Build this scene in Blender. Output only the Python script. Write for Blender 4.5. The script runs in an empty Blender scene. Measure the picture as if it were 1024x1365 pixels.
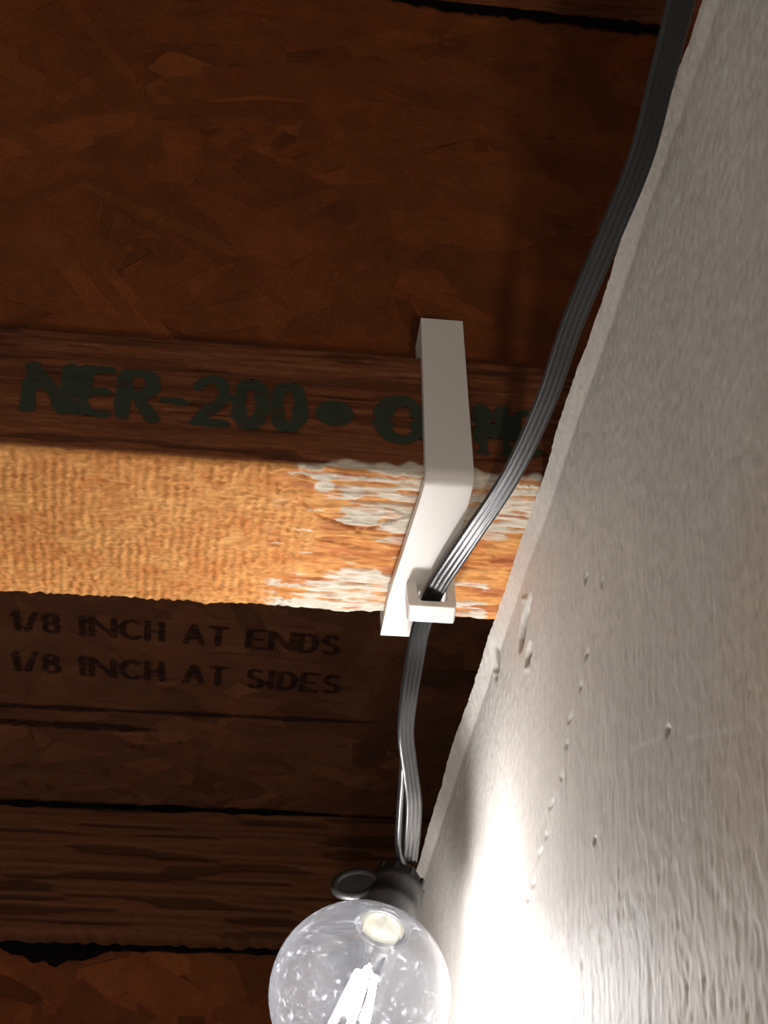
import bpy, bmesh, math, random
import numpy as np
from mathutils import Vector, Matrix, Euler

# ------------------------------------------------------------------ camera
S = bpy.context.scene
COL = S.collection
MM = 0.001
random.seed(7)
cam_d = bpy.data.cameras.new('camera')
cam = bpy.data.objects.new('camera', cam_d)
COL.objects.link(cam)
cam.location = (-45.059*MM, -260.68*MM, -220.87*MM)
cam.rotation_euler = (2.2425, 0.0152, -0.1235)
cam_d.sensor_fit = 'VERTICAL'
cam_d.sensor_height = 24.0
cam_d.lens = 24.0*1970/1365
cam_d.clip_start = 0.005
cam_d.clip_end = 20
S.camera = cam

# ------------------------------------------------------------------ light
w = bpy.data.worlds.new('dim_room')
S.world = w
w.use_nodes = True
w.node_tree.nodes['Background'].inputs[0].default_value = (1.0, 0.92, 0.84, 1)
w.node_tree.nodes['Background'].inputs[1].default_value = 0.13
ld = bpy.data.lights.new('room_lamp', 'POINT')
ld.energy = 5.5
ld.color = (1.0, 0.84, 0.68)
ld.shadow_soft_size = 0.03
lo = bpy.data.objects.new('room_lamp', ld)
lo.location = (-0.066, -0.9, -0.93)
COL.objects.link(lo)
BULB_STRENGTH = 180.0

vs = S.view_settings
vs.view_transform = 'Standard'
vs.look = 'None'
vs.exposure = 1.0
vs.gamma = 1.0
vs.use_curve_mapping = False

# ------------------------------------------------------------------ helpers
def lin(c):
    return tuple((v/12.92 if v <= 0.04045 else ((v+0.055)/1.055)**2.4) for v in [x/255 for x in c]) + (1,)

def hashg(ix, iy, seed):
    n = (ix.astype(np.int64)*374761393 + iy.astype(np.int64)*668265263 + seed*1442695041) & 0xFFFFFFFF
    n = ((n ^ (n >> 13))*1274126177) & 0xFFFFFFFF
    n = n ^ (n >> 16)
    return (n & 0xFFFF)/65535.0

def vn(x, y, seed=0):
    """value noise 0..1"""
    x = np.asarray(x, float); y = np.asarray(y, float)
    x, y = np.broadcast_arrays(x, y)
    ix = np.floor(x); iy = np.floor(y)
    fx = x-ix; fy = y-iy
    fx = fx*fx*(3-2*fx); fy = fy*fy*(3-2*fy)
    a = hashg(ix, iy, seed); b = hashg(ix+1, iy, seed)
    c = hashg(ix, iy+1, seed); d = hashg(ix+1, iy+1, seed)
    return (a*(1-fx)+b*fx)*(1-fy)+(c*(1-fx)+d*fx)*fy

def fbm(x, y, seed=0, oc=4):
    s = 0; a = 0.5; t = 0
    for i in range(oc):
        s = s + a*vn(x*2**i, y*2**i, seed+i*17); t += a; a *= 0.5
    return s/t

def sm(a, b, x):
    t = np.clip((x-a)/(b-a), 0, 1)
    return t*t*(3-2*t)

def segd(x, y, p, q):
    px, py = p; qx, qy = q
    dx, dy = qx-px, qy-py
    t = np.clip(((x-px)*dx+(y-py)*dy)/(dx*dx+dy*dy), 0, 1)
    return np.hypot(x-px-t*dx, y-py-t*dy)

def link(name, me, mat, parent=None):
    o = bpy.data.objects.new(name, me)
    COL.objects.link(o)
    if mat: me.materials.append(mat)
    if parent: o.parent = parent
    return o

def grid_mesh(name, P, color=None, smooth=True, close_v=False, caps=False):
    """P: (n,m,3) array in mm"""
    n, m, _ = P.shape
    me = bpy.data.meshes.new(name)
    idx = np.arange(n*m).reshape(n, m)
    if close_v:
        i2 = np.concatenate([idx, idx[:, :1]], 1)
    else:
        i2 = idx
    q = np.stack([i2[:-1, :-1], i2[1:, :-1], i2[1:, 1:], i2[:-1, 1:]], -1).reshape(-1, 4)
    faces = q.tolist()
    if caps:
        faces.append(idx[0, :].tolist())
        faces.append(idx[-1, ::-1].tolist())
    me.from_pydata((P.reshape(-1, 3)*MM).tolist(), [], faces)
    if color is not None:
        at = me.color_attributes.new('Col', 'FLOAT_COLOR', 'POINT')
        c = np.ones((n*m, 4), np.float32); c[:, :3] = color.reshape(-1, 3)
        at.data.foreach_set('color', c.ravel())
    if smooth:
        me.polygons.foreach_set('use_smooth', [True]*len(me.polygons))
    me.update()
    return me

def add_box(bm, lo_, hi_, M=None):
    vsn = []
    for z in (lo_[2], hi_[2]):
        for (x, y) in ((lo_[0], lo_[1]), (hi_[0], lo_[1]), (hi_[0], hi_[1]), (lo_[0], hi_[1])):
            p = Vector((x, y, z))
            if M: p = M @ p
            vsn.append(bm.verts.new(p*MM))
    for f in ((0, 3, 2, 1), (4, 5, 6, 7), (0, 1, 5, 4), (1, 2, 6, 5), (2, 3, 7, 6), (3, 0, 4, 7)):
        bm.faces.new([vsn[i] for i in f])

def bm_mesh(name, bm, smooth=False):
    bmesh.ops.recalc_face_normals(bm, faces=bm.faces)
    me = bpy.data.meshes.new(name)
    bm.to_mesh(me); bm.free()
    if smooth:
        me.polygons.foreach_set('use_smooth', [True]*len(me.polygons))
    return me

def box_obj(name, lo_, hi_, mat, parent=None, bevel=0):
    bm = bmesh.new(); add_box(bm, lo_, hi_)
    o = link(name, bm_mesh(name, bm), mat, parent)
    if bevel: bevel_mod(o, bevel)
    return o

def bevel_mod(o, wdt, seg=3):
    m = o.modifiers.new('bevel', 'BEVEL'); m.width = wdt*MM; m.segments = seg; m.limit_method = 'ANGLE'
    m.angle_limit = math.radians(35)

def empty(name, label, cat, loc, group=None):
    o = bpy.data.objects.new(name, None)
    COL.objects.link(o)
    o['label'] = label; o['category'] = cat
    if group: o['group'] = group
    o.location = Vector(loc)*MM
    o.empty_display_size = 0.01
    return o

def adopt(root):
    """children were built in world coordinates: keep them there"""
    for c in root.children:
        c.matrix_parent_inverse = Matrix.Translation(-root.location)

def frame_of(axis):
    a = Vector(axis).normalized()
    u = a.orthogonal().normalized(); v = a.cross(u)
    return a, u, v

def lathe(prof, c, axis, seg=48):
    """prof: list (t, r) along axis -> closed-v grid (n,seg,3)"""
    a, u, v = frame_of(axis); c = Vector(c)
    P = np.zeros((len(prof), seg, 3))
    for i, (t, r) in enumerate(prof):
        for k in range(seg):
            th = 2*math.pi*k/seg
            P[i, k] = c + a*t + (u*math.cos(th)+v*math.sin(th))*r
    return P

def catmull(pts, per=10):
    pts = [np.array(p, float) for p in pts]
    P = [2*pts[0]-pts[1]] + pts + [2*pts[-1]-pts[-2]]
    out = []
    for i in range(1, len(P)-2):
        p0, p1, p2, p3 = P[i-1:i+3]
        for k in range(per):
            t = k/per
            out.append(0.5*((2*p1)+(-p0+p2)*t+(2*p0-5*p1+4*p2-p3)*t*t+(-p0+3*p1-3*p2+p3)*t**3))
    out.append(P[-2])
    return np.array(out)

# ------------------------------------------------------------------ materials
def new_mat(name):
    m = bpy.data.materials.new(name); m.use_nodes = True
    nt = m.node_tree
    return m, nt, nt.nodes['Principled BSDF']

def N(nt, typ, **kw):
    n = nt.nodes.new(typ)
    for k, v in kw.items(): setattr(n, k, v)
    return n

def tex_coord(nt, scale=(1, 1, 1), src='Object'):
    tc = N(nt, 'ShaderNodeTexCoord'); mp = N(nt, 'ShaderNodeMapping')
    mp.inputs['Scale'].default_value = scale
    nt.links.new(tc.outputs[src], mp.inputs[0])
    return mp.outputs[0]

def noise(nt, vec, scale, detail=6, rough=0.6):
    n = N(nt, 'ShaderNodeTexNoise')
    n.inputs['Scale'].default_value = scale
    n.inputs['Detail'].default_value = detail
    n.inputs['Roughness'].default_value = rough
    nt.links.new(vec, n.inputs['Vector'])
    return n.outputs['Fac']

def ramp(nt, fac, stops):
    r = N(nt, 'ShaderNodeValToRGB')
    e = r.color_ramp.elements
    while len(e) < len(stops): e.new(0.5)
    for el, (p, c) in zip(e, stops):
        el.position = p; el.color = c
    nt.links.new(fac, r.inputs[0])
    return r.outputs[0]

def mult(nt, a, b, fac=1.0, mode='MULTIPLY'):
    m = N(nt, 'ShaderNodeMix', data_type='RGBA', blend_type=mode)
    m.inputs[0].default_value = fac
    nt.links.new(a, m.inputs[6]); nt.links.new(b, m.inputs[7])
    return m.outputs[2]

def bump(nt, bsdf, h, strength, dist):
    b = N(nt, 'ShaderNodeBump')
    b.inputs['Strength'].default_value = strength
    b.inputs['Distance'].default_value = dist
    nt.links.new(h, b.inputs['Height'])
    nt.links.new(b.outputs[0], bsdf.inputs['Normal'])

def attr_mat(name, scale, nscale, lo_c=(0.7, 0.7, 0.7, 1), bstr=0.4, bdist=0.0003, rough=0.8, spec=0.2):
    m, nt, b = new_mat(name)
    a = N(nt, 'ShaderNodeVertexColor'); a.layer_name = 'Col'
    v = tex_coord(nt, scale)
    n = noise(nt, v, nscale)
    r = ramp(nt, n, [(0.3, lo_c), (0.65, (1.1, 1.1, 1.1, 1))])
    nt.links.new(mult(nt, a.outputs[0], r), b.inputs['Base Color'])
    b.inputs['Roughness'].default_value = rough
    b.inputs['Specular IOR Level'].default_value = spec
    bump(nt, b, n, bstr, bdist)
    return m

M_FLANGE = attr_mat('laminated_lumber', (1, 5, 5), 260, (0.7, 0.66, 0.62, 1), 0.6, 0.0005, 0.8)
M_WALL = attr_mat('painted_wallboard', (1, 1, 0.35), 900, (0.9, 0.9, 0.9, 1), 0.35, 0.0003, 0.6, 0.3)

def wood_grain(name, c1, c2, c3, stretch=(1, 9, 9), sc=22):
    m, nt, b = new_mat(name)
    v = tex_coord(nt, stretch)
    n = noise(nt, v, sc, 8, 0.65)
    n2 = noise(nt, v, sc*5, 5, 0.6)
    c = ramp(nt, n, [(0.3, c1), (0.5, c2), (0.72, c3)])
    r2 = ramp(nt, n2, [(0.3, (0.6, 0.6, 0.6, 1)), (0.7, (1.15, 1.15, 1.15, 1))])
    nt.links.new(mult(nt, c, r2), b.inputs['Base Color'])
    b.inputs['Roughness'].default_value = 0.8
    b.inputs['Specular IOR Level'].default_value = 0.2
    bump(nt, b, n2, 0.6, 0.0006)
    return m
M_LUMBER = wood_grain('dark_lumber', lin((95, 50, 28)), lin((140, 82, 50)), lin((165, 105, 68)))
M_BLOCKER = wood_grain('light_blocker_lumber', lin((60, 38, 26)), lin((80, 52, 36)), lin((95, 62, 44)), (9, 1, 1), 10)

def osb_mat(name, base, dark):
    m, nt, b = new_mat(name)
    v = tex_coord(nt, (1, 1, 1), 'UV')
    n = noise(nt, v, 3.0, 6, 0.6)
    a = N(nt, 'ShaderNodeVertexColor'); a.layer_name = 'Col'
    c = ramp(nt, n, [(0.35, dark), (0.6, base)])
    v2 = tex_coord(nt)
    n2 = noise(nt, v2, 60, 6, 0.7)
    r2 = ramp(nt, n2, [(0.3, (0.72, 0.72, 0.72, 1)), (0.65, (1.1, 1.1, 1.1, 1))])
    nt.links.new(mult(nt, mult(nt, c, a.outputs[0]), r2), b.inputs['Base Color'])
    b.inputs['Roughness'].default_value = 0.7
    b.inputs['Specular IOR Level'].default_value = 0.25
    bump(nt, b, n, 0.5, 0.0008)
    return m
M_OSB = osb_mat('strand_board', lin((138, 74, 34)), lin((106, 54, 24)))
M_OSB_D = osb_mat('strand_board_underlay', lin((118, 72, 46)), lin((90, 52, 32)))

def ink_mat(name, c, cut=0.42, wid=0.2, op=0.92):
    m, nt, b = new_mat(name)
    b.inputs['Base Color'].default_value = c
    b.inputs['Roughness'].default_value = 0.9
    b.inputs['Specular IOR Level'].default_value = 0.1
    v = tex_coord(nt, (1, 3, 3))
    n = noise(nt, v, 130, 5, 0.7)
    r = ramp(nt, n, [(cut-wid, (0.25, 0.25, 0.25, 1)), (cut, (op, op, op, 1))])
    nt.links.new(r, b.inputs['Alpha'])
    return m
M_INK = ink_mat('green_black_ink', lin((58, 66, 54)), 0.46, 0.16, 0.9)
M_INK2 = ink_mat('faded_black_ink', lin((44, 26, 24)), 0.54, 0.2, 0.7)
M_STAIN_SHADE = ink_mat('dark_stain', lin((12, 8, 10)), 0.4, 0.2, 0.95)  # for stains and for gap shade painted along the flanges

m, nt, b = new_mat('white_plastic'); M_CLIP = m
b.inputs['Base Color'].default_value = lin((226, 222, 216))
b.inputs['Roughness'].default_value = 0.42
v = tex_coord(nt, (1, 1, 1)); n = noise(nt, v, 700, 3, 0.5)
bump(nt, b, n, 0.12, 0.0002)

m, nt, b = new_mat('black_cord_jacket'); M_CORD = m
b.inputs['Base Color'].default_value = lin((13, 14, 15))
b.inputs['Roughness'].default_value = 0.33
b.inputs['Specular IOR Level'].default_value = 0.6
b.inputs['Coat Weight'].default_value = 0.1
b.inputs['Coat Roughness'].default_value = 0.25

m, nt, b = new_mat('black_socket_plastic'); M_SOCK = m
b.inputs['Base Color'].default_value = lin((20, 19, 18))
b.inputs['Roughness'].default_value = 0.45
v = tex_coord(nt); n = noise(nt, v, 400, 4, 0.6); bump(nt, b, n, 0.3, 0.0003)

def thin_fresnel(nt, ior):
    # thin sheet: the same reflectance from either side
    g = N(nt, 'ShaderNodeNewGeometry'); mx = N(nt, 'ShaderNodeMix')
    mx.inputs[2].default_value = ior; mx.inputs[3].default_value = 1/ior
    nt.links.new(g.outputs['Backfacing'], mx.inputs[0])
    f = N(nt, 'ShaderNodeFresnel'); nt.links.new(mx.outputs[0], f.inputs[0])
    return f
# clear bulb glass with a film of dust
m = bpy.data.materials.new('dusty_clear_glass'); m.use_nodes = True; M_GLASS = m
nt = m.node_tree; nt.nodes.clear()
out = N(nt, 'ShaderNodeOutputMaterial')
tr = N(nt, 'ShaderNodeBsdfTransparent'); tr.inputs[0].default_value = (0.97, 0.98, 1, 1)
gl = N(nt, 'ShaderNodeBsdfGlossy'); gl.inputs['Roughness'].default_value = 0.03
tl = N(nt, 'ShaderNodeBsdfTranslucent'); tl.inputs[0].default_value = (0.86, 0.9, 1.0, 1)
df = N(nt, 'ShaderNodeBsdfDiffuse'); df.inputs[0].default_value = (0.86, 0.9, 1.0, 1)
fr = thin_fresnel(nt, 1.5)
a1 = N(nt, 'ShaderNodeMixShader'); nt.links.new(fr.outputs[0], a1.inputs[0])
nt.links.new(tr.outputs[0], a1.inputs[1]); nt.links.new(gl.outputs[0], a1.inputs[2])
a2 = N(nt, 'ShaderNodeMixShader'); a2.inputs[0].default_value = 0.35
nt.links.new(tl.outputs[0], a2.inputs[1]); nt.links.new(df.outputs[0], a2.inputs[2])
v = tex_coord(nt)
n1 = noise(nt, v, 45, 6, 0.6); n2 = noise(nt, v, 420, 4, 0.7)
r1 = ramp(nt, n1, [(0.35, (0.007, 0.007, 0.007, 1)), (0.7, (0.026, 0.026, 0.027, 1))])
r2 = ramp(nt, n2, [(0.58, (0, 0, 0, 1)), (0.72, (0.09, 0.09, 0.09, 1))])
ad = mult(nt, r1, r2, 1.0, 'ADD')
a3 = N(nt, 'ShaderNodeMixShader'); nt.links.new(ad, a3.inputs[0])
nt.links.new(a1.outputs[0], a3.inputs[1]); nt.links.new(a2.outputs[0], a3.inputs[2])
nt.links.new(a3.outputs[0], out.inputs[0])

m = bpy.data.materials.new('clear_stem_glass'); m.use_nodes = True; M_STEM = m
nt = m.node_tree; nt.nodes.clear()
out = N(nt, 'ShaderNodeOutputMaterial')
tr = N(nt, 'ShaderNodeBsdfTransparent'); tr.inputs[0].default_value = (0.93, 0.94, 0.95, 1)
gl = N(nt, 'ShaderNodeBsdfGlossy'); gl.inputs['Roughness'].default_value = 0.08
fr = thin_fresnel(nt, 1.6)
a1 = N(nt, 'ShaderNodeMixShader'); nt.links.new(fr.outputs[0], a1.inputs[0])
nt.links.new(tr.outputs[0], a1.inputs[1]); nt.links.new(gl.outputs[0], a1.inputs[2])
nt.links.new(a1.outputs[0], out.inputs[0])

m, nt, b = new_mat('cream_ceramic'); M_CREAM = m
b.inputs['Base Color'].default_value = lin((112, 108, 90)); b.inputs['Roughness'].default_value = 0.5
m, nt, b = new_mat('nickel_wire'); M_WIRE = m
b.inputs['Base Color'].default_value = lin((190, 188, 182)); b.inputs['Metallic'].default_value = 1
b.inputs['Roughness'].default_value = 0.3
m, nt, b = new_mat('glowing_filament'); M_FIL = m
b.inputs['Base Color'].default_value = (1, 1, 1, 1)
b.inputs['Emission Color'].default_value = (1.0, 0.96, 0.93, 1)
b.inputs['Emission Strength'].default_value = BULB_STRENGTH

# ------------------------------------------------------------------ strand board sheets
def strands(name, origin, ux, uy, nrm, rect, n, mat, parent, seed, l=(25, 90), wd=(8, 26), rise=0.9, var=0.16):
    """thin wood flakes pressed into a board; origin/ux/uy/nrm in mm, rect=(u0,u1,v0,v1)"""
    rnd = random.Random(seed)
    o, ux, uy, nr = (Vector(a) for a in (origin, ux, uy, nrm))
    V = []; F = []; UV = []; CL = []
    for i in range(n):
        u = rnd.uniform(rect[0], rect[1]); v = rnd.uniform(rect[2], rect[3])
        a = rnd.gauss(0, 0.8) if rnd.random() < 0.6 else rnd.uniform(-1.57, 1.57)
        L = rnd.uniform(*l)/2; W = rnd.uniform(*wd)/2
        h = rnd.uniform(0.05, rise)
        dx = ux*math.cos(a)+uy*math.sin(a); dy = uy*math.cos(a)-ux*math.sin(a)
        c = o+ux*u+uy*v
        tilt = rnd.uniform(-.35, .35)*rise
        base = len(V)
        k1, k2, k3, k4 = (rnd.uniform(0.5, 1) for _ in range(4))
        sk = rnd.uniform(-.5, .5)
        ring = [(-L, -W*k1), (-L*0.2, -W), (L*(1-abs(sk)*.3), -W*k2), (L, W*k3*0.4), (L*.5, W), (-L, W*k4)]
        for (px, py) in ring: V.append(c+dx*px+dy*py+nr*(h+tilt*px/L*.5))
        for (px, py) in ring: V.append(c+dx*px+dy*py-nr*0.5)
        tint = 1+rnd.gauss(0, var)
        red = rnd.uniform(-.06, .06)
        off = rnd.uniform(0, 100)
        F.append(list(range(base, base+6)))
        UV += [((px*.12+off), (py*1.3)) for (px, py) in ring]
        CL += [(tint, tint*(1+red), tint*(1+red), 1)]*6
        for k in range(6):
            k2_ = (k+1) % 6
            F.append([base+k2_, base+k, base+6+k, base+6+k2_])
            UV += [(off, 0)]*4; CL += [(tint*.7, tint*.7, tint*.7, 1)]*4
    me = bpy.data.meshes.new(name)
    me.from_pydata([tuple(p*MM) for p in V], [], F)
    uvl = me.uv_layers.new(name='UVMap'); uvl.data.foreach_set('uv', np.array(UV, np.float32).ravel())
    ca = me.color_attributes.new('Col', 'FLOAT_COLOR', 'CORNER')
    ca.data.foreach_set('color', np.array(CL, np.float32).ravel())
    ob = link(name, me, mat, parent)
    ob['kind'] = 'stuff'
    return ob

def panel(name, lo_, hi_, mat, parent=None):
    bm = bmesh.new(); add_box(bm, lo_, hi_)
    me = bm_mesh(name, bm)
    uvl = me.uv_layers.new(name='UVMap')
    ca = me.color_attributes.new('Col', 'FLOAT_COLOR', 'CORNER')
    ca.data.foreach_set('color', np.full(len(me.loops)*4, 0.85, np.float32))
    return link(name, me, mat, parent)

# ------------------------------------------------------------------ printed words
def arc(cx, cy, rx, ry, a0, a1, n=12):
    return [(cx+rx*math.cos(math.radians(a0+(a1-a0)*k/n)), cy+ry*math.sin(math.radians(a0+(a1-a0)*k/n))) for k in range(n+1)]
# every glyph: advance width and stroke paths inside the box 0..w, 0..1
GLYPH = {
 'N': (.95, [[(0, 0), (0, 1), (.95, 0), (.95, 1)]]),
 'E': (.62, [[(.62, 1), (0, 1), (0, 0), (.62, 0)], [(0, .5), (.5, .5)]]),
 'R': (.75, [[(0, 0), (0, 1), (.4, 1)]+arc(.42, .75, .3, .25, 90, -90)+[(0, .5)], [(.35, .5), (.78, 0)]]),
 '-': (.35, [[(0, .42), (.35, .42)]]),
 '2': (.68, [arc(.34, .7, .34, .3, 165, -35)+[(0, 0), (.7, 0)]]),
 '0': (.6, [arc(.3, .5, .32, .5, 0, 360, 24)]),
 'O': (.85, [arc(.42, .5, .44, .5, 0, 360, 24)]),
 'M': (.95, [[(0, 0), (0, 1), (.47, .3), (.95, 1), (.95, 0)]]),
 'C': (.72, [arc(.42, .5, .42, .5, 50, 310, 20)]),
 '1': (.2, [[(0, .8), (.16, 1), (.16, 0)]]),
 '/': (.4, [[(0, 0), (.4, 1)]]),
 '8': (.55, [arc(.27, .75, .24, .25, 0, 360, 18), arc(.27, .25, .28, .25, 0, 360, 18)]),
 'I': (.05, [[(.02, 0), (.02, 1)]]),
 'H': (.62, [[(0, 0), (0, 1)], [(.62, 0), (.62, 1)], [(0, .5), (.62, .5)]]),
 'A': (.74, [[(0, 0), (.37, 1), (.74, 0)], [(.14, .32), (.6, .32)]]),
 'T': (.64, [[(0, 1), (.64, 1)], [(.32, 1), (.32, 0)]]),
 'D': (.65, [[(0, 0), (0, 1), (.25, 1)]+arc(.25, .5, .4, .5, 90, -90)+[(0, 0)]]),
 'S': (.6, [arc(.3, .75, .27, .25, 40, 260, 12)+arc(.3, .25, .3, .25, 90, -140, 12)]),
 '.': (.3, [[(.1, .45), (.16, .45)]]), ' ': (.3, []),
}
def words(name, text, origin, right, up, x0, x1, hgt, mat, parent, weight=.2, lift=0.3, step=0.3, wear=0.0, seed=1):
    """flat stamped lettering of thick rounded strokes filling x0..x1 and height hgt (mm)"""
    segs = []; x = 0
    for ch in text:
        wd, paths = GLYPH[ch]
        for pth in paths:
            for a, b_ in zip(pth[:-1], pth[1:]): segs.append(((x+a[0], a[1]), (x+b_[0], b_[1])))
        x += wd+weight*1.0+.16
    W = x-weight*1.0-.16
    ANI = 1.45; hw = weight/2*hgt; hv = hw/ANI
    sx = (x1-x0-2*hw)/W; sy = hgt-2*hv
    gx = np.arange(x0-1, x1+1, step); gy = np.arange(-1, hgt+1, step)
    GX, GY = np.meshgrid(gx, gy, indexing='ij')
    D = np.full(GX.shape, 1e9)
    for a, b_ in segs:
        p = (x0+hw+a[0]*sx, hv+a[1]*sy); q = (x0+hw+b_[0]*sx, hv+b_[1]*sy)
        if p == q: continue
        D = np.minimum(D, segd(GX, GY*ANI, (p[0], p[1]*ANI), (q[0], q[1]*ANI)))
    D = D-hw+(vn(GX/1.3, GY/1.0, seed)-.5)*0.5
    if wear: D = D+wear*sm(.52, .62, fbm(GX/9, GY/1.6, seed+3))*hw*2.2
    c = (D[:-1, :-1]+D[1:, :-1]+D[1:, 1:]+D[:-1, 1:])/4
    gxx = np.gradient(D, step, axis=0); gyy = np.gradient(D, step, axis=1)
    m_ = D > 0
    PX = np.where(m_, GX-np.clip(D, 0, step)*gxx, GX); PY_ = np.where(m_, GY-np.clip(D, 0, step)*gyy, GY)
    ids = np.arange(D.size).reshape(D.shape)
    sel = c < 0
    F = np.stack([ids[:-1, :-1][sel], ids[1:, :-1][sel], ids[1:, 1:][sel], ids[:-1, 1:][sel]], -1)
    used = np.unique(F); mp = np.full(D.size, -1); mp[used] = np.arange(len(used))
    o_, r_, u2 = Vector(origin), Vector(right), Vector(up); nr = np.array(r_.cross(u2))
    pts = np.array(o_)+PX.ravel()[used, None]*np.array(r_)+PY_.ravel()[used, None]*np.array(u2)+nr*lift
    me = bpy.data.meshes.new(name); me.from_pydata((pts*MM).tolist(), [], mp[F].tolist())
    return link(name, me, mat, parent)

def blot(name, pts, mat, parent, nrm, lift=0.3):
    if len(pts) < 20:
        k_ = len(pts); pts = [tuple(q) for q in catmull(list(pts)+list(pts[:3]), 5)][5:5+5*k_]
        r_ = random.Random(len(name)); pts = [(p[0]+r_.uniform(-.5, .5), p[1], p[2]+r_.uniform(-.5, .5)) for p in pts]
    me = bpy.data.meshes.new(name)
    me.from_pydata([tuple((Vector(p)+Vector(nrm)*lift)*MM) for p in pts], [], [list(range(len(pts)))])
    return link(name, me, mat, parent)

# ------------------------------------------------------------------ SETTING: wall, subfloor, added light-blocking board
def axis_pts(segs):
    out = [segs[0][0]]
    for a, b_, st in segs:
        k = max(1, int(round((b_-a)/st)))
        out += [a+(b_-a)*(i+1)/k for i in range(k)]
    return np.array(out)

YS = axis_pts([(-330, -160, 4), (-160, 140, 0.55), (140, 300, 1.5), (300, 700, 8)])
ZS = -axis_pts([(0, 6, 0.4), (6, 120, 0.55), (120, 175, 0.9), (175, 600, 12)])
Y, Z = np.meshgrid(YS, ZS, indexing='ij')
d = -Z
rag = (vn(Y/1.3, d/1.0, 3)-.5)*0.22*sm(7, 2, d)*(0.5+vn(Y/14, 0*d, 9)) + (vn(Y/5., d/6, 5)-.5)*0.3*sm(9, 1, d) + (vn(Y/30, 0*d, 6)-.5)*0.9*sm(16, 0, d)
lip = 2.5*np.clip(1-d/5.0, 0, 1)*sm(-190, 20, Y)**.5*(0.85+0.25*vn(Y/22, 0*d, 8))
X = 30 - lip + rag
# vertical grain and roller stipple of the paint
Yg = Y+0.45*Z
grain = (vn(Yg/1.3, Z/3, 21)-.5)*0.13 + (vn(Yg/2.2, Z/2.5, 22)-.5)*0.10 + (vn(Yg/1.1, Z/1.2, 23)-.5)*0.17 + (vn(Yg/.8, Z/.9, 25)-.5)*0.10
und = (fbm(Y/30, Z/40, 24)-.5)*0.6
X = X + (grain*1.0)*sm(4, 7, d) + und*sm(5, 30, d)
colw = np.ones(X.shape+(3,))*np.array(lin((220, 215, 208))[:3])
tone = 0.9+0.16*fbm(Y/25, Z/60, 31)
tone *= 0.94+0.10*vn(Yg/1.4, Z/9, 33)
colw *= tone[..., None]
brn = (sm(-95, -140, Z+.5*(Y+60)+30*(vn(Y/20, Z/20, 35)-.5))*.55)[..., None]
colw = colw*(1-brn)+colw*brn*np.array([1, .88, .74])
X = X+(brn[..., 0])*((vn(Yg/.9, Z/1.1, 37)-.5)*.26)
# holes, nicks and scratches (each an ellipse: centre, half length, half width, lean, depth)
def ell(yc, zc, lu, lv, lean, dep, J=((-1.06, 3.0), (-0.40, -4.47))):
    du = (Y-yc)*J[0][0]+(Z-zc)*J[1][0]
    dv = (Y-yc)*J[0][1]+(Z-zc)*J[1][1]
    ca, sa = math.cos(lean), math.sin(lean)
    a = (du*ca+dv*sa)/lu; b_ = (-du*sa+dv*ca)/lv
    return dep*sm(1.3, 0.75, np.hypot(a, b_))
J2 = ((-2.29, 4.17), (-1.15, -7.18))
T = math.radians
X = X + ell(38.4, -15.7, 4.0, 25, T(8), 1.6) + ell(34.6, -25.4, 3.3, 14, T(10), 1.4) + ell(68.6, -5.6, 3.2, 24, T(5), .9)
X = X - ell(36.6, -27.8, 4, 4, 0, 0.3) - ell(33.5, -9.8, 4, 3, 0, 0.4) - ell(71.5, -7.5, 4, 3, 0, .3)
X = X + ell(-18.4, -40.8, 2.0, 7, T(15), 1.0, J2) + ell(-29.2, -49.6, 1.6, 5, T(12), 0.8, J2) + ell(-53.8, -97.4, 3.2, 5, T(30), 1.0, J2)
X = X + ell(-4, -93, 2.2, 5, T(20), .9, J2) + ell(31.0, -14.0, 3, 14, T(15), .8)
rnd = random.Random(4)
for i in range(16):            # dashed crack running down the board
    t = i/15
    yc = -12.1+t*112+rnd.uniform(-2, 2); zc = -55-t*30+rnd.uniform(-1.2, 1.2)-6*math.sin(t*3.14)
    X = X + ell(yc, zc, 1.3, rnd.uniform(3, 8), T(22), .55)
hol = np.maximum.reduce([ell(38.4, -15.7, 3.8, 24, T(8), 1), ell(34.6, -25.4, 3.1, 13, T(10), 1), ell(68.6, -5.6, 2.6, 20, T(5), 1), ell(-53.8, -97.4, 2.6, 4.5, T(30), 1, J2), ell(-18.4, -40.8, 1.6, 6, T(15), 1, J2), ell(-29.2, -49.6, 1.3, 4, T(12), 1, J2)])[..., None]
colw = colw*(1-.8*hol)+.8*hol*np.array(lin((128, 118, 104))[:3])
scr = np.minimum(segd(Y, Z, (-31.9, -88.8), (-51.4, -97.1)), segd(Y, Z, (-61.6, -103.4), (-84.4, -114.5)))
scm = sm(0.5, 0.15, scr)*(0.4+0.6*vn(Y/2, Z/2, 55))
colw = colw*(1-scm[..., None]*0.6)+scm[..., None]*0.6*0.9
P = np.stack([X, Y, Z], -1)
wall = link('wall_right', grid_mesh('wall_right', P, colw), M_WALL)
wall['kind'] = 'structure'; wall['label'] = 'off-white painted wallboard rising to the joist'
box_obj('core', (32.2, -330, -600), (41, 700, -0.6), M_WALL, wall)
wall.children[0].data.color_attributes.new('Col', 'FLOAT_COLOR', 'POINT')
ca = wall.children[0].data.color_attributes['Col']
ca.data.foreach_set('color', np.full(len(ca.data)*4, 0.6, np.float32))

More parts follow.
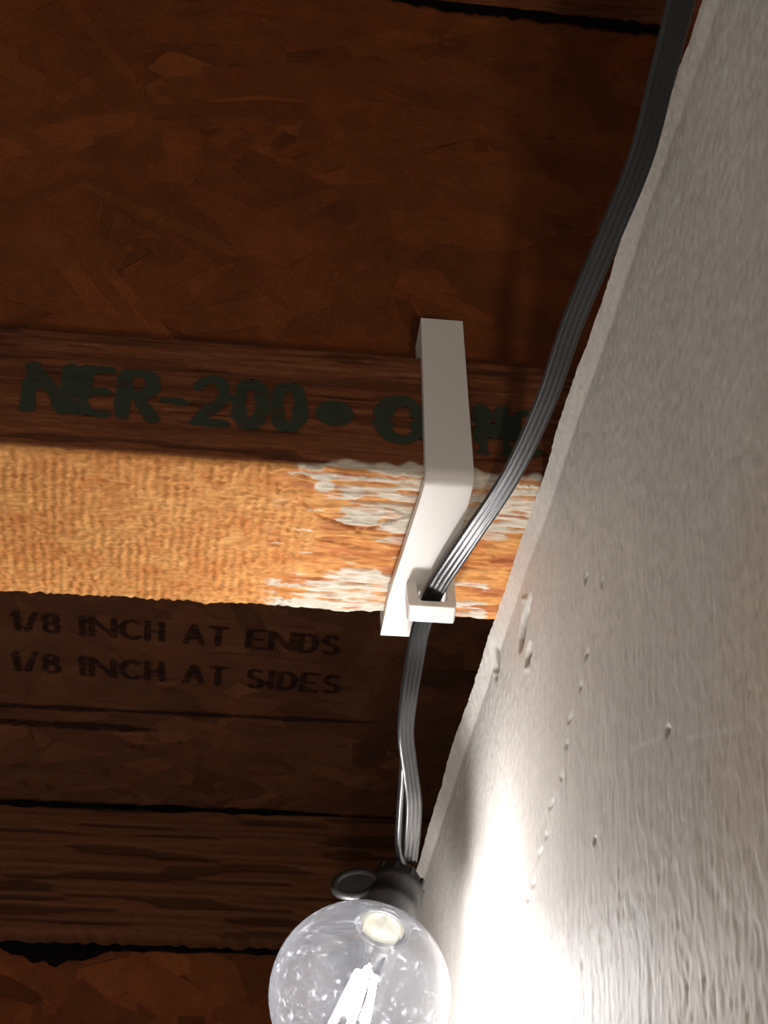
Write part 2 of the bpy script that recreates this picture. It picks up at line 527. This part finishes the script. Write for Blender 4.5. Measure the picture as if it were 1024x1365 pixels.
ceil = panel('ceiling', (-900, -500, 267), (135, 1100, 285), M_OSB_D)
ceil['kind'] = 'structure'; ceil['label'] = 'brown strand board subfloor seen from below'
strands('wood_strands', (0, 0, 267), (1, 0, 0), (0, 1, 0), (0, 0, -1), (-260, 125, 420, 700), 420, M_OSB_D, ceil, 5, (30, 100), (8, 30), 0.8, .16)
blocker = box_obj('light_blocker', (128, -400, -600), (150, 1100, 266), M_BLOCKER)  # unseen board, added to keep ambient light from entering at the right
blocker['kind'] = 'structure'; blocker['label'] = 'rough lumber added behind the wallboard to block ambient light'

words('printed_words', '1/8 INCH AT ENDS', (0, 486, 267), (1, 0.04, 0), (0, -1, 0), -166, 28, 22, M_INK2, ceil, .21, 1.5, .8, .1, 3)
words('printed_words', '1/8 INCH AT SIDES', (0, 530, 267), (1, 0.04, 0), (0, -1, 0), -169, 33, 23, M_INK2, ceil, .21, 1.5, .8, .1, 4)
def wavy(name, y0, y1, x0, x1, wdt, z, seed, parent, mat, nrm=(0, 0, -1)):
    r = random.Random(seed); top = []; bot = []
    n = 40
    for i in range(n+1):
        t = i/n; x = x0+(x1-x0)*t; y = y0+(y1-y0)*t
        ww = wdt*(0.5+0.7*r.random())*min(1, 6*(1-t)+.15)
        if nrm[2]: top.append((x, y-ww/2, z)); bot.append((x, y+ww/2, z))
        else: top.append((x, z, y+ww/2)); bot.append((x, z, y-ww/2))
    return blot(name, top+bot[::-1], mat, parent, nrm, 1.6)
wavy('stamped_line', 565, 563, -260, 60, 6, 267, 2, ceil, M_INK2)
wavy('stamped_line', 584, 586, -260, -80, 9, 267, 3, ceil, M_INK2)

# ------------------------------------------------------------------ near floor joist (I-section)
joist = empty('floor_joist', 'near wooden I-joist with rough orange underside, green-black stamp and white paint near the wall', 'joist', (-100, 28, 0))
xs = axis_pts([(-420, -165, 3), (-165, 32, 0.42), (32, 122, 3)])
# profile (y, z, ny, nz, u) starting at the top front, down, under, up the back
prof = []
for z in np.arange(38, 2.4, -0.5): prof.append((0, z, -1, 0))
for k in range(7):
    a = k/6*math.pi/2
    prof.append((2.2-2.2*math.cos(a), 2.2-2.2*math.sin(a), -math.cos(a), -math.sin(a)))
for y in np.arange(2.7, 56, 0.42): prof.append((y, 0, 0, -1))
for k in range(4):
    a = k/3*math.pi/2
    prof.append((56.3+1.0*math.sin(a), 1-1.0*math.cos(a), math.sin(a), -math.cos(a)))
for z in (6, 14, 26, 38): prof.append((57.3, z, 1, 0))
prof.append((40, 38, 0, 1)); prof.append((16, 38, 0, 1))
pr = np.array(prof)
Xg = np.repeat(xs[:, None], len(pr), 1)
PY = np.repeat(pr[None, :, 0], len(xs), 0); PZ = np.repeat(pr[None, :, 1], len(xs), 0)
NY = np.repeat(pr[None, :, 2], len(xs), 0); NZ = np.repeat(pr[None, :, 3], len(xs), 0)
under = np.clip(-NZ, 0, 1)*(PZ < 3)
front = np.clip(-NY, 0, 1)
# underside: rows of saw dimples at the left, long torn grain towards the wall
wx = Xg+0.5*(vn(Xg/6, PY/5, 71)-.5)*2+0.06*PY
colm = np.sin(2*np.pi*wx/2.35)
dimp = np.sin(2*np.pi*(PY/1.75+vn(np.floor(wx/2.35), 0*PY, 12)*3+0.6*vn(Xg/3, PY/3, 72)))
weave = 0.16*colm*(0.5+0.5*dimp)+0.16*(vn(Xg/1.0, PY/1.3, 73)-.5)*2+0.10*(fbm(Xg/7, PY/5, 75)-.5)*2
gr = fbm(Xg/7.0, PY/0.85, 76, 4)
grain2 = (gr-.5)*1.15 - 0.55*sm(0.60, 0.68, vn(Xg/9+.3*vn(Xg/4, PY/3, 4), PY/0.95, 77))
tor = sm(-30, -22, Xg+5*(vn(PY/6, Xg/30, 78)-.5)*2 + 6*sm(9, 4, PY))
cw, ch_ = 2.15, 1.75
qx = Xg/cw+0.35*(vn(Xg/7, PY/6, 172)-.5)*2; qy = (PY+.05*Xg)/ch_+0.35*(vn(Xg/5, PY/7, 173)-.5)*2
cx_, cy_ = np.floor(qx), np.floor(qy)
bmp = 0
for ox in (-1, 0, 1):
    for oy in (-1, 0, 1):
        jx = hashg(cx_+ox, cy_+oy, 301)*.5+.25; jy = hashg(cx_+ox, cy_+oy, 302)*.7+.15; ja = hashg(cx_+ox, cy_+oy, 303)
        bmp = np.maximum(bmp, (.35+.65*ja)*np.exp(-(((qx-cx_-ox-jx)/.36)**2+((qy-cy_-oy-jy)/.44)**2)))
weave = 0.75*bmp+0.09*colm+.30*(vn(Xg/.9, PY/.9, 171)-.5)*(.5+vn(Xg/6, PY/6, 174))+.16*(fbm(Xg/7, PY/5, 75)-.5)*2+.12*(vn(Xg/3.2, PY/1.2, 176)-.5)
hU = weave*(1-tor)+grain2*0.8*tor
for (p_, q_, wd_, dp) in [((-29, 11), (-23, 18), .45, .7), ((-23, 18), (-13, 23), .6, 1.1), ((-13, 24), (-7, 19.5), .3, .6), ((-7, 19.5), (-0.5, 15), .35, .8),
                          ((-23, 27), (-13.5, 29), .4, .8), ((-13.5, 29), (-4, 31), .3, .5), ((-9, 13), (0, 15.5), .4, .7), ((-20, 8.5), (-10, 7.5), .3, .6)]:
    hU = hU - dp*sm(wd_, wd_*.3, segd(Xg, PY+.5*(vn(Xg/1.5, PY*0, 80)-.5), p_, q_))
# front: laminated veneer, long fibres and checks
gF = fbm(Xg/26, PZ/1.5, 90, 4)
hF = (gF-.5)*0.5-0.45*sm(0.70, 0.78, vn(Xg/17, PZ/1.2, 91))
edge = (vn(Xg/0.9, PY*0, 60)-.5)*0.9*under*sm(6, 1.5, PY) + (vn(Xg/2.4, PY*0, 61)-.5)*0.9*under*sm(5, 0, PY)
backragged = ((vn(Xg/1.2, 0*PY, 62)-.5)*0.7+(vn(Xg/7, 0*PY, 63)-.5)*1.3)*sm(52, 56.5, PY)
H = hU*under+hF*front*(1-under)
Yd = PY+NY*H+backragged
Zd = PZ+NZ*(H)+edge*0.6
Zd = np.where((under > 0.5), Zd+0.1, Zd)
# colours
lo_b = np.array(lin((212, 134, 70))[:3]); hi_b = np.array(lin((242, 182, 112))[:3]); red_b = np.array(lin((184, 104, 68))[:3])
paint = np.array(lin((226, 218, 202))[:3])
t1 = sm(.05, .95, .6*fbm(Xg/8, PY/5, 100)+.4*vn(Xg/1.6, PY/1.6, 107))[..., None]; t2 = sm(.5, .7, fbm(Xg/12, PY/2.2, 101))[..., None]*tor[..., None]
cU = lo_b*(1-t1)+hi_b*t1
cU = cU*(1-.75*t2)+red_b*.75*t2
fib = fbm(Xg/9, PY/1.3, 102, 4)
big = fbm(Xg/13, PY/6.5, 103, 3)
bias = sm(-34, -8, Xg)*0.27-0.17
bias = bias+0.22*sm(15, 3, PY)*sm(-30, -18, Xg)+0.12*sm(50, 57, PY)*sm(-34, -28, Xg)
bias = bias-0.22*sm(22, 26, PY)*sm(43, 38, PY)*sm(-30, -10, Xg)+0.08*sm(14, 20, PY)*sm(23, 20, PY)*sm(-22, -14, Xg)
bias = bias-0.18*sm(18, 26, PY)*sm(54, 48, PY)*sm(8, 14, Xg) - .12*sm(22, 26, Xg)*sm(10, 20, PY)+.10*sm(8, 12, Xg)*sm(24, 16, PY)+.10*sm(-20, -10, Xg)*sm(24, 18, PY)
mask = sm(0.50, 0.55, 0.6*big+0.4*fib+bias+0.085+.05*(vn(Xg/3, PY/.6, 104)-.5))
mask = mask*(1-.55*sm(.58, .68, fbm(Xg/6, PY/.7, 105)))*(1-sm(.60, .68, vn(Xg/9+.3*vn(Xg/4, PY/3, 4), PY/0.95, 77)))
mask = np.maximum(mask, sm(1.0, .8, np.hypot((Xg+22.5)/2.6, (PY-6.8)/2.4)+.25*(vn(Xg/1.5, PY/1.5, 5)-.5)))
mask = np.maximum(mask, sm(1.0, .85, np.hypot((Xg+13)/5.5, (PY-18.5)/2.6)+.5*(vn(Xg/2, PY/1., 6)-.5)))
mask = np.maximum(mask, sm(1.0, .85, np.hypot((Xg+24)/9.5, (PY-55.5)/3.4)+.6*(vn(Xg/2, PY/1., 7)-.5)))
mask = mask*sm(-36, -31, Xg)
cU = cU*(1-mask[..., None])+paint*mask[..., None]
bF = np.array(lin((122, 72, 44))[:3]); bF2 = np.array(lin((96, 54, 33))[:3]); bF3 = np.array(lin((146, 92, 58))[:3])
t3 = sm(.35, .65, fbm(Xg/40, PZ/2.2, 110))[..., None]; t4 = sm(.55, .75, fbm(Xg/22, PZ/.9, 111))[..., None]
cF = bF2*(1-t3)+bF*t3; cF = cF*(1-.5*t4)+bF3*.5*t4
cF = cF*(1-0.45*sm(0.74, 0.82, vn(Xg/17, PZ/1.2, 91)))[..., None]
drip = sm(3.2, 2.2, PZ+1.2*(vn(Xg/3, 0*PZ, 113)-.5)*2)*sm(-28, -22, Xg)
cF = cF*(1-drip[..., None])+paint*drip[..., None]*0.8
wU = sm(0.35, 0.8, under)[..., None]
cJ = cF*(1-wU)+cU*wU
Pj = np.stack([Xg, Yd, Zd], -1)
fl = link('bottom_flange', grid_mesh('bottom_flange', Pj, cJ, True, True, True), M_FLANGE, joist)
wb = panel('web', (-420, 24, 36), (122, 33, 236), M_OSB, joist)
strands('wood_strands', (0, 24, 0), (1, 0, 0), (0, 0, 1), (0, -1, 0), (-200, 118, 45, 228), 700, M_OSB, joist, 11, (20, 80), (4, 20), 0.6, .12)
box_obj('top_flange', (-420, 0, 233), (122, 57, 266), M_LUMBER, joist, 1)
words('printed_words', 'NER-200', (0, 0, 9.2), (1, 0, -0.012), (0, 0, 1), -94.5, -27.2, 16.8, M_INK, joist, .235, .45, .25, .12, 11)
words('printed_words', 'O', (0, 0, 8.6), (1, 0, 0), (0, 0, 1), -11.8, 2.4, 16, M_INK, joist, .32, .45, .25, .15, 12)
words('printed_words', 'MC', (0, 0, 7.0), (1, 0, 0), (0, 0, 1), 12.3, 29.5, 16.5, M_INK, joist, .28, .45, .25, .25, 13)
blot('printed_dot', [(-21+4.6*math.cos(a*math.pi/12), 0, 17+4.2*math.sin(a*math.pi/12)) for a in range(24)], M_INK, joist, (0, -1, 0), .45)
wavy('dark_stain', 228.5, 231.5, 100, -2, 8, 24, 8, joist, M_STAIN_SHADE, (0, -1, 0))  # dark strip at the web top: stain plus painted flange gap shade
blot('dark_stain', [(-127, 24, 62), (-120, 24, 60), (-114, 24, 68), (-113, 24, 76), (-118, 24, 84), (-116, 24, 92), (-121, 24, 96), (-124, 24, 90), (-130, 24, 92), (-134, 24, 70)], M_STAIN_SHADE, joist, (0, -1, 0), 1.2)
adopt(joist)

# ------------------------------------------------------------------ far floor joist
fj = empty('floor_joist', 'far dim wooden joist crossing low behind the glass bulb', 'joist', (-100, 720, 40))
xs2 = axis_pts([(-600, 125, 2.5)])
pf = [(0, z, -1, 0) for z in np.arange(263.5, 172, -1.2)]+[(8, 171, 0, -1), (57, 171, 0, -1), (57, 264, 1, 0), (20, 264, 0, 1)]
pf = np.array(pf, float)
X2 = np.repeat(xs2[:, None], len(pf), 1); Y2 = np.repeat(pf[None, :, 0], len(xs2), 0); Z2 = np.repeat(pf[None, :, 1], len(xs2), 0)
zz = Z2-0.02*X2*0
g = fbm(X2/60, zz/3.0, 200, 4); ck = sm(.66, .74, vn(X2/55, zz/3.2, 201))
Y2 = Y2+692-np.where(pf[None, :, 2] < 0, (g-.5)*1.6-ck*1.2, 0)
ragb = (vn(X2/5, 0*X2, 205)-.5)*3*(Z2 < 176)
c2 = np.array(lin((116, 72, 46))[:3])*(0.75+0.5*g[..., None])*(1-.5*ck[..., None])
box = grid_mesh('top_flange', np.stack([X2, Y2, Z2+ragb], -1), c2, True, True, True)
link('top_flange', box, M_FLANGE, fj)
panel('web', (-600, 712, 36), (125, 722, 175), M_OSB, fj)
strands('wood_strands', (0, 712, 0), (1, 0, 0), (0, 0, 1), (0, -1, 0), (-320, 110, 60, 165), 140, M_OSB, fj, 15, (30, 110), (12, 34), 0.9, .2)
box_obj('bottom_flange', (-600, 692, 0), (125, 749, 38), M_LUMBER, fj, 1)
wavy('dark_stain', 168, 170, -260, 50, 6, 710, 9, fj, M_STAIN_SHADE, (0, -1, 0))  # shade under the far flange, painted as a dark strip
blot('dark_stain', [(-176, 710, 168), (-168, 710, 162), (-160, 710, 161), (-152, 710, 156), (-146, 710, 158), (-138, 710, 154), (-130, 710, 159), (-120, 710, 159), (-106, 710, 165), (-100, 710, 168), (-120, 710, 170), (-150, 710, 170)], M_STAIN_SHADE, fj, (0, -1, 0), 2)
wavy('dark_stain', 261, 263, -260, 50, 5, 690, 10, fj, M_STAIN_SHADE, (0, -1, 0))  # painted shade of the gap between far flange and subfloor
adopt(fj)

# ------------------------------------------------------------------ white plastic cord clip
clip = empty('cord_clip', 'white plastic clip hooked over the near joist, holding the black cord', 'clip', (6, 30, 0))
st = []   # outer (y,z), inner (y,z), xl, xr
st.append(((-3.3, 49), (-.5, 49), .4, 11.1))
st.append(((-3.3, 30), (-.5, 30), .3, 11.15))
st.append(((-3.3, 4), (-.5, 4), 0, 11.3))
for k in range(7):
    a = k/6*math.pi/2; r = 3.2
    st.append(((-.1-r*math.cos(a), -.1-r*math.sin(a)), (-.5+.2*math.sin(a)*0, -.6), 0, 11.3) if False else ((-.1-r*math.cos(a), -.1-r*math.sin(a)), (-.5, -.6+.8*(1-k/6)), 0, 11.3))
for y, xl, xr in ((5, -.2, 11.4), (15, -.8, 11.5), (25, -1.4, 11.8), (37, -2.2, 13.0), (45.4, -2.6, 13.4), (45.45, -2.6, 6.6), (55, -2.6, 6.3), (62.6, -2.6, 5.9)):
    st.append(((y, -3.3), (y, -.6), xl, xr))
bm = bmesh.new(); rings = []
for (o_, i_, xl, xr) in st:
    rings.append([bm.verts.new(Vector(p)*MM) for p in ((xl, o_[0], o_[1]), (xr, o_[0], o_[1]), (xr, i_[0], i_[1]), (xl, i_[0], i_[1]))])
for a, b_ in zip(rings[:-1], rings[1:]):
    for k in range(4):
        bm.faces.new([a[k], a[(k+1) % 4], b_[(k+1) % 4], b_[k]])
bm.faces.new(rings[0][::-1]); bm.faces.new(rings[-1])
o = link('strap', bm_mesh('strap', bm, True), M_CLIP, clip); bevel_mod(o, .35, 2)
for poly in o.data.polygons: poly.use_smooth = True
wn = o.modifiers.new('wn', 'WEIGHTED_NORMAL')
box_obj('hook', (.4, -1.2, 39.2), (11.1, 7, 49), M_CLIP, clip, .35)
box_obj('end_lip', (-2.6, 59.8, -3.2), (6.0, 62.6, 4), M_CLIP, clip, .3)
bm = bmesh.new()
# U shaped cord holder cut from one outline (x,z) and pushed back in y
outl = [(1.0, -2.9), (3.7, -2.9), (3.9, -7.0), (4.7, -8.5), (10.6, -8.5), (11.2, -7.6), (11.3, -2.9), (13.4, -2.9), (13.6, -9.2), (13.2, -10.2), (1.9, -10.2), (1.4, -9.6)]
f0 = [bm.verts.new(Vector((x, 38.2, z))*MM) for x, z in outl]; f1 = [bm.verts.new(Vector((x+.6, 45.4, z))*MM) for x, z in outl]
bm.faces.new(f0); bm.faces.new(f1[::-1])
for k in range(len(outl)):
    k2 = (k+1) % len(outl); bm.faces.new([f0[k2], f0[k], f1[k], f1[k2]])
o = link('cord_loop', bm_mesh('cord_loop', bm), M_CLIP, clip); bevel_mod(o, .25, 2)
adopt(clip)

# ------------------------------------------------------------------ string light: cord + socket
sl = empty('light_string', 'black ribbed cord running down beside the wallboard to a hanging socket', 'string light', (12, 121, -48))
def ribbon(name, pts, roll, lobes, r, gap, mat, parent, view=(.105, .775, .622), per=12, seg=10):
    C = catmull(pts, per)
    rl = np.interp(np.linspace(0, 1, len(C)), np.linspace(0, 1, len(roll)), roll)
    n = len(C); V = Vector(view)
    # outline of the fused lobes
    ring = []
    half = (lobes-1)/2
    for j in range(lobes):
        cx = (j-half)*gap
        for k in range(7):
            a = math.pi-(k/6)*math.pi
            if abs(math.cos(a))*r > gap/2 and ((math.cos(a) < 0 and j > 0) or (math.cos(a) > 0 and j < lobes-1)): continue
            ring.append((cx+r*math.cos(a), r*math.sin(a)))
    ring = ring+[(-x, -y) for (x, y) in ring]
    P = np.zeros((n, len(ring), 3))
    for i in range(n):
        t = Vector(C[min(i+1, n-1)]-C[max(i-1, 0)]).normalized()
        s_ = t.cross(V).normalized(); u_ = s_.cross(t).normalized()
        a = math.radians(rl[i])
        s2 = s_*math.cos(a)+u_*math.sin(a); u2 = u_*math.cos(a)-s_*math.sin(a)
        for k, (x, y) in enumerate(ring): P[i, k] = Vector(C[i])+s2*x+u2*y
    return link(name, grid_mesh(name, P, None, True, True, True), mat, parent)
cp = [(20, -240, 6), (21, -165, -7), (22.6, -132.4, -8), (23.4, -118, -8), (24.2, -101, -8), (22.9, -81.6, -8), (21.2, -59.7, -8), (20.6, -36.5, -8), (17.9, -11.5, -8),
      (12.9, 11.7, -7.6), (8.9, 31, -6.7), (7.7, 40, -6.3), (7.0, 46, -7.2), (6.2, 51, -9), (5.8, 59, -12.8), (5.3, 68, -18.7), (5.8, 78, -24.1), (8.5, 90, -28.6), (10.8, 100, -32.3), (11.6, 109, -36.7), (11.8, 118, -41)]
ribbon('cord', cp, [10, 10, 12, 12, 10, 10, 12, 14, 12, 8, 0, 0, 0, 0, 5, 15, 30, 30, 20, 15, 15], 4, 0.68, 1.15, M_CORD, sl)
ribbon('wire', [(5.9, 76, -21.4), (6.0, 82, -25.2), (6.3, 88, -28.3), (6.9, 95, -30.5), (7.5, 105, -34.4), (8.4, 114, -38.9), (10.5, 119, -43)], [0, 0], 1, 1.0, 1, M_CORD, sl)
cB = Vector((-2.9, 112, -81.1)); A = Vector((.30, .29, .91)).normalized()
prof = [(22.0, 6.6), (21.8, 7.4), (22.6, 7.9), (28, 8), (28.2, 8.3), (30.2, 8.35), (30.4, 8), (35, 8), (35.3, 8.3), (37.2, 8.3), (37.5, 7.7), (40.2, 7.3), (42.6, 5.6), (43.8, 3.6), (44, 0.02)]
link('socket', grid_mesh('socket', lathe(prof, cB, A, 56), None, True, True, False), M_SOCK, sl)
a_, u_, v_ = frame_of(A)
for k in range(10):
    M = Matrix.Translation(cB+A*38) @ Matrix((u_, v_, a_)).transposed().to_4x4() @ Matrix.Rotation(k*math.pi/5, 4, 'Z')
    bm = bmesh.new(); add_box(bm, (6.6, -.7, -3.6), (8.0, .7, 2.6), M)
    o = link('grip_rib', bm_mesh('grip_rib', bm), M_SOCK, sl.children[-1] if k == 0 else rib_par); bevel_mod(o, .2, 2)
    rib_par = o.parent
# eyelet standing off the socket's shoulder
Pt = np.zeros((40, 12, 3)); ec = Vector((-3.5, 117, -49)); e1 = Vector((.95, .1, .25)).normalized(); e2 = Vector((-.2, .2, .93)).normalized(); e3 = e1.cross(e2)
for i in range(40):
    a = 2*math.pi*i/39
    c = ec+e1*(5.8*math.cos(a))+e2*(3.8*math.sin(a)); rd = (e1*math.cos(a)+e2*math.sin(a)).normalized()
    for k in range(12):
        b2 = 2*math.pi*k/12; Pt[i, k] = c+rd*(1.3*math.cos(b2))+e3*(1.3*math.sin(b2))
link('hanging_eyelet', grid_mesh('hanging_eyelet', Pt, None, True, True, False), M_SOCK, sl)
bm = bmesh.new(); rg = [bm.verts.new((ec+e1*(5.6*math.cos(2*math.pi*i/24))+e2*(3.6*math.sin(2*math.pi*i/24)))*MM) for i in range(24)]
bm.faces.new(rg); r2_ = bmesh.ops.extrude_face_region(bm, geom=bm.faces[:]); bmesh.ops.translate(bm, vec=e3*.8*MM, verts=[v for v in r2_['geom'] if isinstance(v, bmesh.types.BMVert)])
link('eyelet_web', bm_mesh('eyelet_web', bm), M_SOCK, sl)
adopt(sl)

# ------------------------------------------------------------------ bulb
bulb = empty('light_bulb', 'round clear glass light bulb, lit, screwed into the black socket', 'light bulb', tuple(cB))
R_ = 23.5
prof = []
for k in range(41):
    a = math.pi*k/40*0.895
    prof.append((-R_*math.cos(a), max(0.02, R_*math.sin(a))))
prof += [(22.4, 7.2), (24.2, 6.6), (26.5, 6.4)]
link('globe', grid_mesh('globe', lathe(prof, cB, A, 72), None, True, True, False), M_GLASS, bulb)
stem = link('stem', grid_mesh('stem', lathe([(25, 5.9), (22, 5.6), (17.5, 4.2), (13.5, 2.6), (10.5, 2.2), (9, 1.6), (8.6, .05)], cB, A, 36), None, True, True, False), M_STEM, bulb)
link('base_insulator', grid_mesh('base_insulator', lathe([(23.6, .05), (23.6, 3.2), (23.2, 3.4), (22.9, 6.0), (24.5, 6.2), (26.3, 6.2), (26.4, .05)], cB, A, 36), None, True, True, False), M_CREAM, bulb)
for k in range(4):
    th = math.pi/4+k*math.pi/2
    d1 = u_*math.cos(th)+v_*math.sin(th)
    p0 = cB+A*6.5+d1*2.2; p1 = cB-A*11.5+d1*4.2
    ax = p1-p0; L = ax.length
    o = link('filament', grid_mesh('filament', lathe([(0, .02), (0, .95), (L, .95), (L, .02)], p0, ax, 10), None, True, True, False), M_FIL, bulb)
    for (q0, q1) in ((cB+A*9.5, p0), (p1, cB-A*13)):
        ax2 = q1-q0
        link('support_wire', grid_mesh('support_wire', lathe([(0, .25), (ax2.length, .25)], q0, ax2, 6), None, True, True, True), M_WIRE, o)
adopt(bulb)
